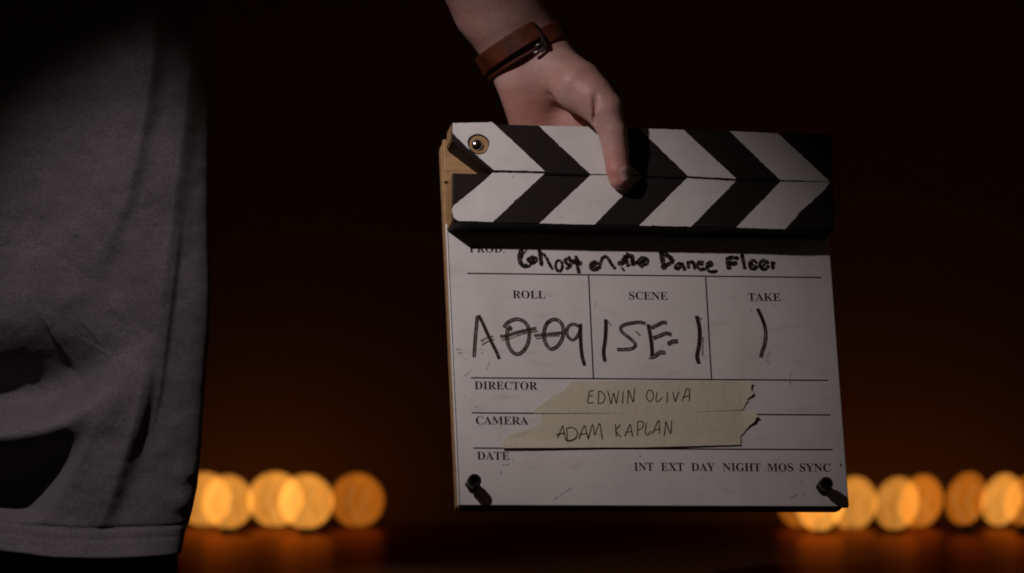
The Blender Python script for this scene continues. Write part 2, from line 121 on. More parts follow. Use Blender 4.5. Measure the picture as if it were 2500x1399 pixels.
# ------------------------------------------------------------------ materials
class NT:
    def __init__(s, name):
        s.m = bpy.data.materials.new(name); s.m.use_nodes = True; s.t = s.m.node_tree; s.n = s.t.nodes; s.l = s.t.links
        s.b = s.n['Principled BSDF']; s.out = s.n['Material Output']
    def new(s, t, **kw):
        n = s.n.new(t)
        for k, v in kw.items(): setattr(n, k, v)
        return n
    def link(s, a, b): s.l.new(a, b)
    def coords(s, scale=(1, 1, 1), kind='Object'):
        tc = s.new('ShaderNodeTexCoord'); mp = s.new('ShaderNodeMapping'); mp.inputs['Scale'].default_value = scale
        s.link(tc.outputs[kind], mp.inputs[0]); return mp.outputs[0]
    def noise(s, vec, scale, detail=4, rough=.55):
        n = s.new('ShaderNodeTexNoise'); n.inputs['Scale'].default_value = scale; n.inputs['Detail'].default_value = detail; n.inputs['Roughness'].default_value = rough
        s.link(vec, n.inputs['Vector']); return n.outputs[0]
    def ramp(s, fac, stops):
        r = s.new('ShaderNodeValToRGB'); e = r.color_ramp.elements
        while len(e) < len(stops): e.new(.5)
        for i, (p, c) in enumerate(stops): e[i].position = p; e[i].color = (*c, 1) if len(c) == 3 else c
        s.link(fac, r.inputs[0]); return r.outputs[0]
    def mix(s, fac, a, b):
        n = s.new('ShaderNodeMix', data_type='RGBA')
        for sock, v in ((n.inputs[0], fac), (n.inputs[6], a), (n.inputs[7], b)):
            if hasattr(v, 'is_linked'): s.link(v, sock)
            elif isinstance(v, (int, float)): sock.default_value = v
            else: sock.default_value = (*v, 1)
        return n.outputs[2]
    def bump(s, h, strength, dist, prev=None):
        n = s.new('ShaderNodeBump'); n.inputs['Strength'].default_value = strength; n.inputs['Distance'].default_value = dist
        s.link(h, n.inputs['Height'])
        if prev is not None: s.link(prev, n.inputs['Normal'])
        return n.outputs[0]
    def set(s, **kw):
        for k, v in kw.items():
            k = k.replace('_', ' ')
            sock = s.b.inputs[k]
            if hasattr(v, 'is_linked'): s.link(v, sock)
            elif isinstance(v, tuple): sock.default_value = (*v, 1) if len(v) == 3 and sock.type == 'RGBA' else v
            else: sock.default_value = v
        return s
def plain(name, col, rough=.6, spec=.3, metal=0.):
    t = NT(name); t.set(Base_Color=col, Roughness=rough, Metallic=metal); t.b.inputs['Specular IOR Level'].default_value = spec
    return t.m
def m_white_plate():
    t = NT('white_acrylic'); c = t.coords()
    n1 = t.noise(c, 18, 5); n2 = t.noise(c, 160, 3)
    col = t.mix(t.ramp(n1, [(.35, (0, 0, 0)), (.75, (1, 1, 1))]), (.60, .57, .56), (.66, .625, .61))
    col = t.mix(t.ramp(n2, [(.66, (0, 0, 0)), (.78, (.5, .5, .5))]), col, (.52, .47, .44))
    n3 = t.noise(t.coords((1, 3.2, 1)), 28, 5, .65); n4 = t.noise(t.coords((2.2, .8, 1)), 9, 3)
    col = t.mix(t.ramp(n3, [(.55, (0, 0, 0)), (.80, (.65, .65, .65))]), col, (.42, .38, .36))
    col = t.mix(t.ramp(n4, [(.52, (0, 0, 0)), (.78, (.5, .5, .5))]), col, (.48, .43, .40))
    t.set(Base_Color=col, Roughness=t.ramp(n4, [(.35, (.30, .30, .30)), (.7, (.48, .48, .48))]), Normal=t.bump(n2, .04, .0004)); t.b.inputs['Specular IOR Level'].default_value = .25
    return t.m
def m_white_paint():
    t = NT('white_paint'); c = t.coords()
    n1 = t.noise(c, 40, 6, .6); n2 = t.noise(c, 260, 3)
    col = t.mix(t.ramp(n1, [(.3, (0, 0, 0)), (.7, (1, 1, 1))]), (.58, .55, .54), (.68, .65, .64))
    col = t.mix(t.ramp(n2, [(.70, (0, 0, 0)), (.76, (.8, .8, .8))]), col, (.22, .17, .14))
    t.set(Base_Color=col, Roughness=.5, Normal=t.bump(n1, .10, .001)); t.b.inputs['Specular IOR Level'].default_value = .25
    return t.m
def m_black_paint():
    t = NT('black_paint'); c = t.coords(); n1 = t.noise(c, 60, 6, .6); n2 = t.noise(c, 330, 3)
    col = t.mix(n1, (.010, .007, .0065), (.018, .013, .012))
    col = t.mix(t.ramp(n2, [(.72, (0, 0, 0)), (.78, (.7, .7, .7))]), col, (.05, .032, .024))
    t.set(Base_Color=col, Roughness=.55, Normal=t.bump(n1, .15, .001)); t.b.inputs['Specular IOR Level'].default_value = .22
    return t.m
def m_wood(name, a, b, scale=(4, 60, 60)):
    t = NT(name); c = t.coords(scale); n1 = t.noise(c, 4, 6, .6)
    t.set(Base_Color=t.mix(t.ramp(n1, [(.3, (0, 0, 0)), (.7, (1, 1, 1))]), a, b), Roughness=.6, Normal=t.bump(n1, .25, .001)); t.b.inputs['Specular IOR Level'].default_value = .3
    return t.m
def m_ink(name, col, alpha, sc=220, lo=.35, hi=.6):
    t = NT(name); c = t.coords(); n = t.noise(c, sc, 4, .6)
    a = t.ramp(n, [(lo, (alpha[0],)*3), (hi, (alpha[1],)*3)])
    t.set(Base_Color=col, Roughness=.5, Alpha=a); t.b.inputs['Specular IOR Level'].default_value = .1
    return t.m
_P = (-.42, 3.25, -CAMZ)
SKIN_RED = [(tuple(a-b for a, b in zip(NAIL[0], _P[:2]+(-CAMZ,))), .030), (tuple(a-b for a, b in zip((.018, 3.17, .135), _P[:2]+(-CAMZ,))), .035)]   # redder thumb tip and heel of the palm
def m_skin():
    t = NT('skin'); c = t.coords(); n1 = t.noise(c, 26, 4); n2 = t.noise(c, 90, 5); n3 = t.noise(c, 900, 2)
    v = t.new('ShaderNodeTexVoronoi'); v.inputs['Scale'].default_value = 620; v.feature = 'DISTANCE_TO_EDGE'; t.link(c, v.inputs['Vector'])
    col = t.mix(t.ramp(n1, [(.32, (0, 0, 0)), (.68, (1, 1, 1))]), (.48, .245, .212), (.53, .335, .30))
    col = t.mix(t.ramp(n2, [(.45, (0, 0, 0)), (.75, (.6, .6, .6))]), col, (.47, .205, .185))
    for cen, rad in SKIN_RED:
        vd = t.new('ShaderNodeVectorMath', operation='DISTANCE'); tcn = t.new('ShaderNodeTexCoord'); t.link(tcn.outputs['Object'], vd.inputs[0]); vd.inputs[1].default_value = cen
        mr = t.new('ShaderNodeMapRange'); mr.inputs['From Min'].default_value = rad; mr.inputs['From Max'].default_value = rad*.2; mr.inputs['To Max'].default_value = .55; t.link(vd.outputs['Value'], mr.inputs[0])
        col = t.mix(mr.outputs[0], col, (.48, .17, .14))
    b1 = t.bump(n2, .20, .004); b2 = t.bump(v.outputs[0], .28, .0008, t.bump(n3, .25, .0006, b1))
    t.set(Base_Color=col, Roughness=.46, Normal=b2, Subsurface_Weight=.25, Subsurface_Radius=(.006, .002, .001), Subsurface_Scale=1.0)
    t.b.inputs['Specular IOR Level'].default_value = .4
    return t.m
def m_fabric():
    t = NT('heather_jersey'); c = t.coords((1, 1, 2.4)); n1 = t.noise(c, 620, 3, .7); n2 = t.noise(c, 1300, 2); n3 = t.noise(t.coords(), 30, 4)
    wv = t.new('ShaderNodeTexWave', wave_type='BANDS', bands_direction='Z'); wv.inputs['Scale'].default_value = 330; wv.inputs['Distortion'].default_value = 2.5; wv.inputs['Detail'].default_value = 2
    t.link(t.coords(), wv.inputs['Vector'])
    col = t.mix(t.ramp(n1, [(.36, (0, 0, 0)), (.62, (1, 1, 1))]), (.065, .055, .059), (.20, .176, .186))
    col = t.mix(t.ramp(n2, [(.40, (0, 0, 0)), (.66, (.55, .55, .55))]), col, (.25, .22, .225))
    col = t.mix(t.ramp(n3, [(.3, (0, 0, 0)), (.7, (.35, .35, .35))]), col, (.07, .06, .064))
    t.set(Base_Color=col, Roughness=.95, Normal=t.bump(wv.outputs[0], .25, .0006, t.bump(n1, .5, .0012)), Sheen_Weight=.15)
    t.b.inputs['Specular IOR Level'].default_value = .08
    return t.m
def m_leather():
    t = NT('brown_leather'); c = t.coords(); n1 = t.noise(c, 60, 4); n2 = t.noise(c, 500, 4)
    col = t.mix(t.ramp(n1, [(.3, (0, 0, 0)), (.7, (1, 1, 1))]), (.055, .012, .006), (.14, .034, .012))
    t.set(Base_Color=col, Roughness=.42, Normal=t.bump(n2, .25, .0006)); t.b.inputs['Specular IOR Level'].default_value = .45
    return t.m
def m_tape():
    t = NT('masking_tape'); c = t.coords((1, .25, 1)); n1 = t.noise(c, 500, 3); n2 = t.noise(t.coords(), 30, 4)
    col = t.mix(n2, (.51, .455, .345), (.59, .53, .41))
    t.set(Base_Color=col, Roughness=.75, Normal=t.bump(n2, .3, .003, t.bump(n1, .3, .0006))); t.b.inputs['Specular IOR Level'].default_value = .2
    return t.m
def m_bokeh(strength, hue):
    t = NT('amber_bokeh_glow'); c = t.coords((75, 75, 16)); n = t.noise(c, 1, 2)  # see-through glow of a defocused light disc, uneven in strength
    st = t.new('ShaderNodeMapRange'); st.inputs['From Min'].default_value = .3; st.inputs['From Max'].default_value = .7
    st.inputs['To Min'].default_value = strength*.62; st.inputs['To Max'].default_value = strength*1.36; t.link(n, st.inputs[0])
    e = t.new('ShaderNodeEmission'); e.inputs[0].default_value = (*hue, 1); t.link(st.outputs[0], e.inputs[1])
    tr = t.new('ShaderNodeBsdfTransparent'); ad = t.new('ShaderNodeAddShader')
    t.link(e.outputs[0], ad.inputs[0]); t.link(tr.outputs[0], ad.inputs[1]); t.link(ad.outputs[0], t.out.inputs[0])
    return t.m
def m_emit(name, col, s):
    t = NT(name); e = t.new('ShaderNodeEmission'); e.inputs[0].default_value = (*col, 1); e.inputs[1].default_value = s
    t.link(e.outputs[0], t.out.inputs[0]); return t.m
def m_counter():
    t = NT('varnished_wood'); c = t.coords((1.2, 9, 9)); n1 = t.noise(c, 5, 6, .6)
    d = t.new('ShaderNodeBsdfDiffuse'); t.link(t.mix(n1, (.018, .007, .003), (.028, .011, .005)), d.inputs[0])
    g = t.new('ShaderNodeBsdfGlossy'); t.link(t.mix(n1, (.30, .14, .044), (.42, .195, .064)), g.inputs[0]); g.inputs['Roughness'].default_value = .31
    ad = t.new('ShaderNodeAddShader'); t.link(d.outputs[0], ad.inputs[0]); t.link(g.outputs[0], ad.inputs[1]); t.link(ad.outputs[0], t.out.inputs[0])
    return t.m
def m_wall(name, a, b, rough, sc, spec=.3):
    t = NT(name); c = t.coords(); n1 = t.noise(c, sc, 6, .6)
    t.set(Base_Color=t.mix(n1, a, b), Roughness=rough, Normal=t.bump(n1, .1, .01)); t.b.inputs['Specular IOR Level'].default_value = spec
    return t.m
MAT = dict(plate=m_white_plate(), white=m_white_paint(), black=m_black_paint(), wood=m_wood('raw_pine', (.28, .155, .070), (.41, .25, .12)),
           print=plain('black_print', (.014, .010, .010), .6, .1), skin=m_skin(), fabric=m_fabric(), leather=m_leather(), tape=m_tape(),
           ink_dark=m_ink('marker_dark', (.026, .016, .011), (.70, .97), 260), ink_brown=m_ink('marker_thin', (.070, .046, .031), (.30, .75), 300),
           ink_title=m_ink('marker_blotted', (.013, .008, .006), (.50, 1.), 420, .34, .55), ink_faint=m_ink('marker_smear', (.05, .035, .03), (.05, .55), 420),
           ink_red=plain('red_ink', (.10, .012, .010)), ink_blue=plain('blue_ink', (.05, .06, .22)),
           pen=m_ink('ballpoint', (.018, .013, .012), (.72, 1.), 900), dull_steel=plain('dull_steel', (.30, .27, .26), .35, .5, 1.), steel=plain('steel', (.55, .53, .52), .18, .5, 1.), dark_steel=plain('dark_steel', (.05, .042, .04), .32, .5, 1.),
           black_steel=plain('black_oxide', (.022, .017, .016), .38, .5, .6), trousers=plain('black_cotton', (.010, .008, .008), .9, .1),
           nail=plain('nail', (.58, .33, .31), .25, .5), edge_white=plain('acrylic_edge', (.60, .56, .52), .4),
           wall=m_wall('dark_plaster', (.165, .098, .070), (.205, .125, .088), .95, 3), counter=m_counter(),
           floor=m_wall('dark_floor', (.03, .016, .009), (.05, .026, .014), .6, 5), leather_dark=plain('worn_leather', (.035, .016, .011), .5, .4))

# ------------------------------------------------------------------ the setting
bm = bmesh.new(); add_box(bm, -3.2, 3.2, 4.245, 4.36, 0, 2.9); tag(obj('back_wall', bm, MAT['wall']), kind='structure')
bm = bmesh.new(); add_box(bm, -3.2, 3.2, -1, 4.245, -.1, 0); tag(obj('floor', bm, MAT['floor']), kind='structure')
CT = CAMZ-.2445
def counter(name, x0, x1, label):
    t = empty(name, ((x0+x1)/2, 3.95, 0)); w_ = (x1-x0)/2
    bm = bmesh.new(); add_box(bm, -w_, w_, -.56, .292, CT-.035, CT, .004); obj('counter_top', bm, MAT['counter'], t)
    bm = bmesh.new(); add_box(bm, -w_+.03, w_-.03, -.50, -.47, .08, CT-.035, .003); obj('front_panel', bm, MAT['counter'], t)
    for s in (-1, 1):
        bm = bmesh.new(); add_box(bm, s*(w_-.03)-.012, s*(w_-.03)+.012, -.47, .285, .0, CT-.035, .003); obj('side_panel', bm, MAT['counter'], t)
    tag(t, label, 'counter')
counter('wooden_counter', -1.6, 1.6, 'dark varnished wooden counter under the blurred amber lights')

# ------------------------------------------------------------------ out-of-focus amber lights, built as globes the size of their blur discs
LAMP_LABELS = ['blurred amber light disc half hidden behind the grey shirt edge', 'blurred amber light disc second from the grey shirt',
  'brightest blurred amber light disc of the left row, third from the shirt', 'bright blurred amber light disc fourth from the shirt, overlapping the third',
  'dim blurred orange light disc at the far right end of the left row', 'dim blurred amber light disc peeking out below the clapperboard corner, leftmost of the right row',
  'bright blurred amber light disc directly below the clapperboard corner', 'blurred amber light disc touching the right edge of the clapperboard',
  'blurred amber light disc second clear of the clapperboard, overlapped on its right', 'blurred amber light disc third clear of the clapperboard, overlapping its left neighbour',
  'dim blurred orange light disc standing apart, third from the right frame edge', 'bright blurred amber light disc next to last in the right row',
  'dim blurred orange light disc cut by the right frame edge']
for (x, y, z, rx, rz, tl, br), lab in zip(LAMPS, LAMP_LABELS):
    t = empty('bokeh_light', (x, y, CT)); zc = z+CAMZ-CT
    bm = bmesh.new(); lathe(bm, [(.008, 0), (.008, .0008), (.0065, .0012), (.0065, max(.0016, zc-rz+.0012))], 24); obj('socket_base', bm, MAT['black_steel'], t, True)
    bm = bmesh.new(); bmesh.ops.create_uvsphere(bm, u_segments=32, v_segments=20, radius=1)
    for v in bm.verts: v.co = Vector((v.co.x*rx, v.co.y*rx, v.co.z*rz))
    bmesh.ops.rotate(bm, verts=bm.verts, cent=(0, 0, 0), matrix=Matrix.Rotation(math.radians(tl), 3, 'Y'))
    bmesh.ops.translate(bm, verts=bm.verts, vec=(0, 0, zc))
    obj('bokeh_globe', bm, m_bokeh(br*.385, (1., .365, .048) if br > .6 else (1., .26, .018)), t, True)
    bm = bmesh.new(); ph = random.uniform(-.004, .004)
    tube(bm, [(-.003+ph, 0, zc+rz*.55), (-.010+ph, 0, zc-rz*.05), (-.004+ph, 0, zc-rz*.45), (.002+ph, 0, zc-rz*.85)], .0007, 6)  # glowing strands added for the bright streaks inside the blur discs
    tube(bm, [(.012+ph, .002, zc+rz*.45), (.004+ph, .002, zc-rz*.10), (.011+ph, .002, zc-rz*.75)], .0007, 6)
    obj('bokeh_streak', bm, m_emit('streak_glow', (1, .55, .16), .5*br), t, True)
    tag(t, lab, 'light', 'row of amber lights on the counters')

# ------------------------------------------------------------------ clapperboard
board = empty('clapperboard')
R3 = Matrix(BOARD_R)
board.matrix_world = Matrix.Translation(Vector(BOARD_O)+Vector((0, 0, CAMZ))) @ R3.to_4x4()
tag(board, 'wooden film clapperboard with black and white chevron sticks, handwritten slate and masking tape', 'clapperboard')
K = .001
def mmp(pts): return [(x*K, y*K) for x, y in pts]
PX0, PX1, PY0 = -.1566, .1459, -.1476
HS = .022
def jag(pts, step=.0022, amp=.00010, seed=0, straight=0):
    """resample a polygon outline and roughen it like hand-cut paint"""
    rnd = random.Random(seed); out = []
    for (x0, y0), (x1, y1) in zip(pts, pts[1:]+pts[:1]):
        L = math.hypot(x1-x0, y1-y0); n = max(1, int(L/step)); amp_ = amp*(.15 if straight and L > straight else 1); nx, ny = -(y1-y0)/L, (x1-x0)/L
        for i in range(n):
            t = i/n; a = 0 if i == 0 else rnd.gauss(0, amp_)
            if i and rnd.random() < .04: a += rnd.choice((-1, 1))*amp_*3
            out.append((x0+(x1-x0)*t+nx*a, y0+(y1-y0)*t+ny*a))
    return out
# backing with hinge tab
bm = bmesh.new()
prism(bm, [(-.1569, -.1485), (.1405, -.1485), (.1455, -.1435), (.1455, .109), (-.098, .109), (-.098, .142), (-.104, .146), (-.152, .146), (-.1569, .140)], -.0148, -.0046)
bmesh.ops.bevel(bm, geom=[e for e in bm.edges], offset=.0012, segments=2, affect='EDGES')
backing = obj('backing_board', bm, [MAT['wood'], MAT['black']], board)
for p in backing.data.polygons:
    if p.normal.y < -.5 or p.normal.x > .5 or p.normal.z < -.8: p.material_index = 1
# plate
bm = bmesh.new(); add_box(bm, PX0, PX1, PY0, .075, -.0045, 0, .0007)
plate = obj('face_plate', bm, [MAT['plate'], MAT['edge_white']], board)
for p in plate.data.polygons:
    if p.normal.z < .5: p.material_index = 1
# hinge spacer between the tab and the upper stick
bm = bmesh.new(); add_box(bm, -.1560, -.1085, .1092, .1435, -.0046, -.0003, .0008); obj('hinge_plate', bm, MAT['wood'], board)
# sticks
def stick(name, pts, stripes, seed):
    pts = mmp(pts); bm = bmesh.new(); prism(bm, pts, .0004 if name == 'upper_stick' else -.0044, HS)
    bmesh.ops.bevel(bm, geom=[e for e in bm.edges], offset=.0009, segments=2, affect='EDGES')
    o = obj(name, bm, [MAT['black'], MAT['wood']], board)
    xl = min(p[0] for p in pts)
    for p in o.data.polygons:
        if (p.normal.x < -.9 and p.center.x < xl+.003) or (name == 'upper_stick' and p.normal.y > .6 and abs(p.normal.z) < .9 and p.center.z < HS*.7): p.material_index = 1
    for i, s in enumerate(stripes):
        bm = bmesh.new(); prism(bm, jag(mmp(s), seed=seed+i), HS-.0002, HS+.00015); obj('white_stripe', bm, MAT['white'], o)
    return o
up = stick('upper_stick', UPPER, UP_STRIPES, 10); lo = stick('lower_stick', LOWER, LO_STRIPES, 30)
# pivot: worn wood ring round a domed steel rivet
px, py = PIVOT[0][0]*K, PIVOT[0][1]*K
bm = bmesh.new(); ring = [(px+.0084*math.cos(a)*(1+.05*math.sin(3*a)), py+.0084*math.sin(a)) for a in np.linspace(0, 2*math.pi, 40, endpoint=False)]
prism(bm, jag(ring, .001, .0002, 3), HS-.0002, HS+.00022); obj('paint_rim', bm, MAT['black'], up)
bm = bmesh.new(); ring = [(px+.0004+.0074*math.cos(a), py-.0004+.0074*math.sin(a)*.97) for a in np.linspace(0, 2*math.pi, 40, endpoint=False)]
prism(bm, jag(ring, .001, .00015, 4), HS-.0002, HS+.00030); obj('bare_wood_ring', bm, MAT['wood'], up)
bm = bmesh.new(); lathe(bm, [(.0047, HS), (.0047, HS+.0006), (.0040, HS+.0020), (.0028, HS+.0030), (.0014, HS+.0035), (.0002, HS+.0036)], 28, off=(px-.0012, py-.0006, 0)); obj('pivot_rivet', bm, MAT['steel'], board, True)
# cap screws standing proud of the plate
for (bx, by) in BOLTS:
    bx *= K; by *= K
    bm = bmesh.new(); lathe(bm, [(.0040, -.001), (.0040, .0075)], 20, off=(bx, by, 0))
    b = obj('cap_screw', bm, MAT['black_steel'], board, True)
    bm = bmesh.new()
    lathe(bm, [(.0046, .0065), (.0051, .0070), (.0051, .0118), (.0046, .0124), (.0030, .0124), (.0028, .0092), (.0003, .0090)], 28, off=(bx, by, 0)); obj('screw_head', bm, MAT['black_steel'], b)
    bm = bmesh.new(); lathe(bm, [(.0056, .0002), (.0056, .0022), (.0042, .0026)], 6, off=(bx, by, 0)); obj('hex_nut', bm, MAT['dark_steel'], b)
# printed rules
def ribbon_bm(bm, pts, wd, z, mi=0, jit=0., taper=True, seed=0):
    """a flat ink ribbon along a smoothed polyline (metres)"""
    rnd = random.Random(seed); P = [Vector((x, y, 0)) for x, y in pts]
    if len(P) > 2:
        Q = []; ext = [P[0]*2-P[1]]+P+[P[-1]*2-P[-2]]
        for i in range(1, len(ext)-2):
            a, b, c, d = ext[i-1:i+3]; n = max(2, int((c-b).length/.0006))
            for k in range(n):
                t = k/n; Q.append(.5*((2*b)+(c-a)*t+(2*a-5*b+4*c-d)*t*t+(3*b-a-3*c+d)*t**3))
        Q.append(P[-1]); P = Q
    elif jit:
        n = max(2, int((P[1]-P[0]).length/.0008)); P = [P[0].lerp(P[1], k/n) for k in range(n+1)]
    prev = None; n = len(P)
    for i, p in enumerate(P):
        t = (P[min(i+1, n-1)]-P[max(i-1, 0)])
        if t.length < 1e-9: continue
        t.normalize(); q = Vector((-t.y, t.x, 0)); h = wd/2*(1+rnd.uniform(-jit, jit))
        if taper and (i == 0 or i == n-1): h *= .45
        cur = (bm.verts.new((p.x+q.x*h, p.y+q.y*h, z)), bm.verts.new((p.x-q.x*h*(1+rnd.uniform(-jit, jit)*.5), p.y-q.y*h, z)))
        if prev: 
            f = bm.faces.new((prev[1], cur[1], cur[0], prev[0])); f.material_index = mi
        prev = cur
def flat(name, bm, mats, parent):
    me = bpy.data.meshes.new(name); bm.to_mesh(me); bm.free()
    return obj(name, me, mats, parent)
for r in RULES:
    bm = bmesh.new(); ribbon_bm(bm, mmp(r), .00105, .00006, taper=False); flat('printed_rule', bm, MAT['print'], plate)
bm = bmesh.new(); ribbon_bm(bm, [(PX0+.0011, PY0+.001), (PX0+.0011, .068)], .0006, .00006, taper=False); flat('plate_edge_line', bm, MAT['print'], plate)  # thin dark line along the plate's left edge
# printed words (serif capitals)
def word(txt, x0, y0, x1, y1, cap):
    c = bpy.data.curves.new('word', 'FONT'); c.resolution_u = 3
    c.body = ''.join(chr(0x1D400+ord(ch)-65) if ch.isalpha() else ch for ch in txt)
    t = bpy.data.objects.new('word', c); COL.objects.link(t)
    me = bpy.data.meshes.new_from_object(t.evaluated_get(bpy.context.evaluated_depsgraph_get()))
    bpy.data.objects.remove(t)
    co = np.array([v.co[:] for v in me.vertices]); mn = co.min(0); mx = co.max(0)
    ang = math.atan2(y1-y0, x1-x0); L = math.hypot(x1-x0, y1-y0)*K
    sx = L/(mx[0]-mn[0]); sy = cap*K/mx[1]
    for v in me.vertices:
        a = (v.co.x-mn[0])*sx; b = v.co.y*sy
        v.co = (x0*K+a*math.cos(ang)-b*math.sin(ang), y0*K+a*math.sin(ang)+b*math.cos(ang), .00006)
    me.materials.clear(); me.name = 'printed_word'
    o = obj('printed_word', me, MAT['print'], plate); o['label'] = 'printed word ' + txt
for wd in WORDS: word(*wd)
# marker handwriting
groups = {k: bmesh.new() for k in ('title', 'roll', 'scene', 'take', 'scuff')}
INK = [MAT['ink_dark'], MAT['ink_brown'], MAT['ink_title'], MAT['ink_faint'], MAT['ink_red'], MAT['ink_blue']]
for i, (kind, wd, pts) in enumerate(MARKER):
    cxm = sum(p[0] for p in pts)/len(pts); cym = sum(p[1] for p in pts)/len(pts)
    g = 'scuff' if kind in 'frb' else 'title' if cym > 36 else 'roll' if cxm < -47 else 'scene' if cxm < 44.5 else 'take'
    P = mmp(pts); z = .00008+i*.0000035; wm = wd*K*(1.15 if kind in 'dk' else 1); bmx = groups[g]
    if kind == 't': ribbon_bm(bmx, P, wm*1.42, z, 2, .20, seed=i)
    elif kind in 'frb': ribbon_bm(bmx, P, wm, z, {'f': 3, 'r': 4, 'b': 5}[kind], .25, seed=i)
    elif kind == 'm': ribbon_bm(bmx, P, wm, z, 1, .12, seed=i)
    else:
        ribbon_bm(bmx, P, wm, z, 1, .10, seed=i)
        for s, ww in ((-.36, .34), (.36, .30)) if kind == 'd' else ((-.15, .62), (.38, .30)):
            Q = []
            for j, p in enumerate(P):
                a = P[max(j-1, 0)]; b = P[min(j+1, len(P)-1)]; L = math.hypot(b[0]-a[0], b[1]-a[1]) or 1
                Q.append((p[0]-(b[1]-a[1])/L*s*wm, p[1]+(b[0]-a[0])/L*s*wm))
            ribbon_bm(bmx, Q, wm*ww, z+.000002, 0, .12, seed=i+99)
LBL = dict(title='black marker title reading Ghost on the Dance Floor', roll='brown marker roll number A009', scene='brown marker scene number 15E-1', take='brown marker take number 1', scuff='faint scuffs and smears')
for k, b in groups.items():
    o = flat('scuff_marks' if k == 'scuff' else 'marker_writing', b, INK, plate); o['label'] = LBL[k]
    if k == 'scuff': o['kind'] = 'stuff'
# masking tape
def tape(outline, z0, lift, label, seed):
    pts = jag(mmp(outline), .0014, .00022, seed, .012)
    bm = bmesh.new(); vs = [bm.verts.new((x, y, 0)) for x, y in pts]; bm.faces.new(vs)
    bmesh.ops.triangulate(bm, faces=bm.faces[:])
    bmesh.ops.subdivide_edges(bm, edges=[e for e in bm.edges if e.calc_length() > .006], cuts=2, use_grid_fill=True)
    bmesh.ops.triangulate(bm, faces=bm.faces[:])
    for v in bm.verts: v.co.z = z0+lift(v.co.x, v.co.y)
    ext = bmesh.ops.extrude_face_region(bm, geom=bm.faces[:])
    for v in [g for g in ext['geom'] if isinstance(g, bmesh.types.BMVert)]: v.co.z += .00014
    o = obj('masking_tape', bm, MAT['tape'], board); o['label'] = label
    return o
def sm(x, a, b):
    t = min(1, max(0, (x-a)/(b-a))); return t*t*(3-2*t)
def lift1(x, y): return .0016*sm(x, .066, .082)+.00004*math.sin(x*400)
def lift2(x, y): return .0017*sm(x, .066, .082)*1.0+.0013*sm(-y, .094, .1035)*(.55+.45*sm(-x, .03, .11))
tp1 = tape(TAPE1, .00035, lift1, 'cream tape strip with pen name EDWIN OLIVA', 51); tp2 = tape(TAPE2, .00060, lift2, 'cream tape strip with pen name ADAM KAPLAN', 52)
for tp, sel, z0, lf in ((tp1, lambda y: y > -76, .00035, lift1), (tp2, lambda y: y <= -76, .00060, lift2)):
    bm = bmesh.new()
    for i, s in enumerate(PEN):
        if sel(sum(p[1] for p in s)/len(s)): ribbon_bm(bm, mmp(s), .00085, 0, 0, .12, seed=i)
    for v in bm.verts: v.co.z = z0+lf(v.co.x, v.co.y)+.00020+.0006*sm(-v.co.y, .090, .098)
    flat('pen_writing', bm, MAT['pen'], tp)

# ------------------------------------------------------------------ the person
def sdf_prims(X, Y, Z, prims, d=None):
    for (ax, ay, az, bx, by, bz, ra, rb, fl, k) in prims:
        py_ = (Y-ay)/fl; dx, dy, dz = bx-ax, (by-ay)/fl, bz-az
        L2 = dx*dx+dy*dy+dz*dz
        t = np.clip(((X-ax)*dx+py_*dy+(Z-az)*dz)/L2, 0, 1)
        q = np.sqrt((X-ax-t*dx)**2+(py_-t*dy)**2+(Z-az-t*dz)**2)-(ra+(rb-ra)*t)
        q = q*(.5+.5*fl)
        if d is None: d = q
        else:
            h = np.clip(.5+.5*(d-q)/k, 0, 1); d = d*(1-h)+q*h-k*h*(1-h)
    return d
def sdf_hand(X, Y, Z):
    d = None
    for k, prims in HAND:
        g = None
        for p in prims: g = sdf_prims(X, Y, Z, [p]) if g is None else sdf_prims(X, Y, Z, [p], g)
        if d is None: d = g
        else: h = np.clip(.5+.5*(d-g)/k, 0, 1); d = d*(1-h)+g*h-k*h*(1-h)
    for g in GROOVES:
        c = -sdf_prims(X, Y, Z, [g]); k = g[9]
        h = np.clip(.5-.5*(d-c)/k, 0, 1); d = d*(1-h)+c*h+k*h*(1-h)
    return d
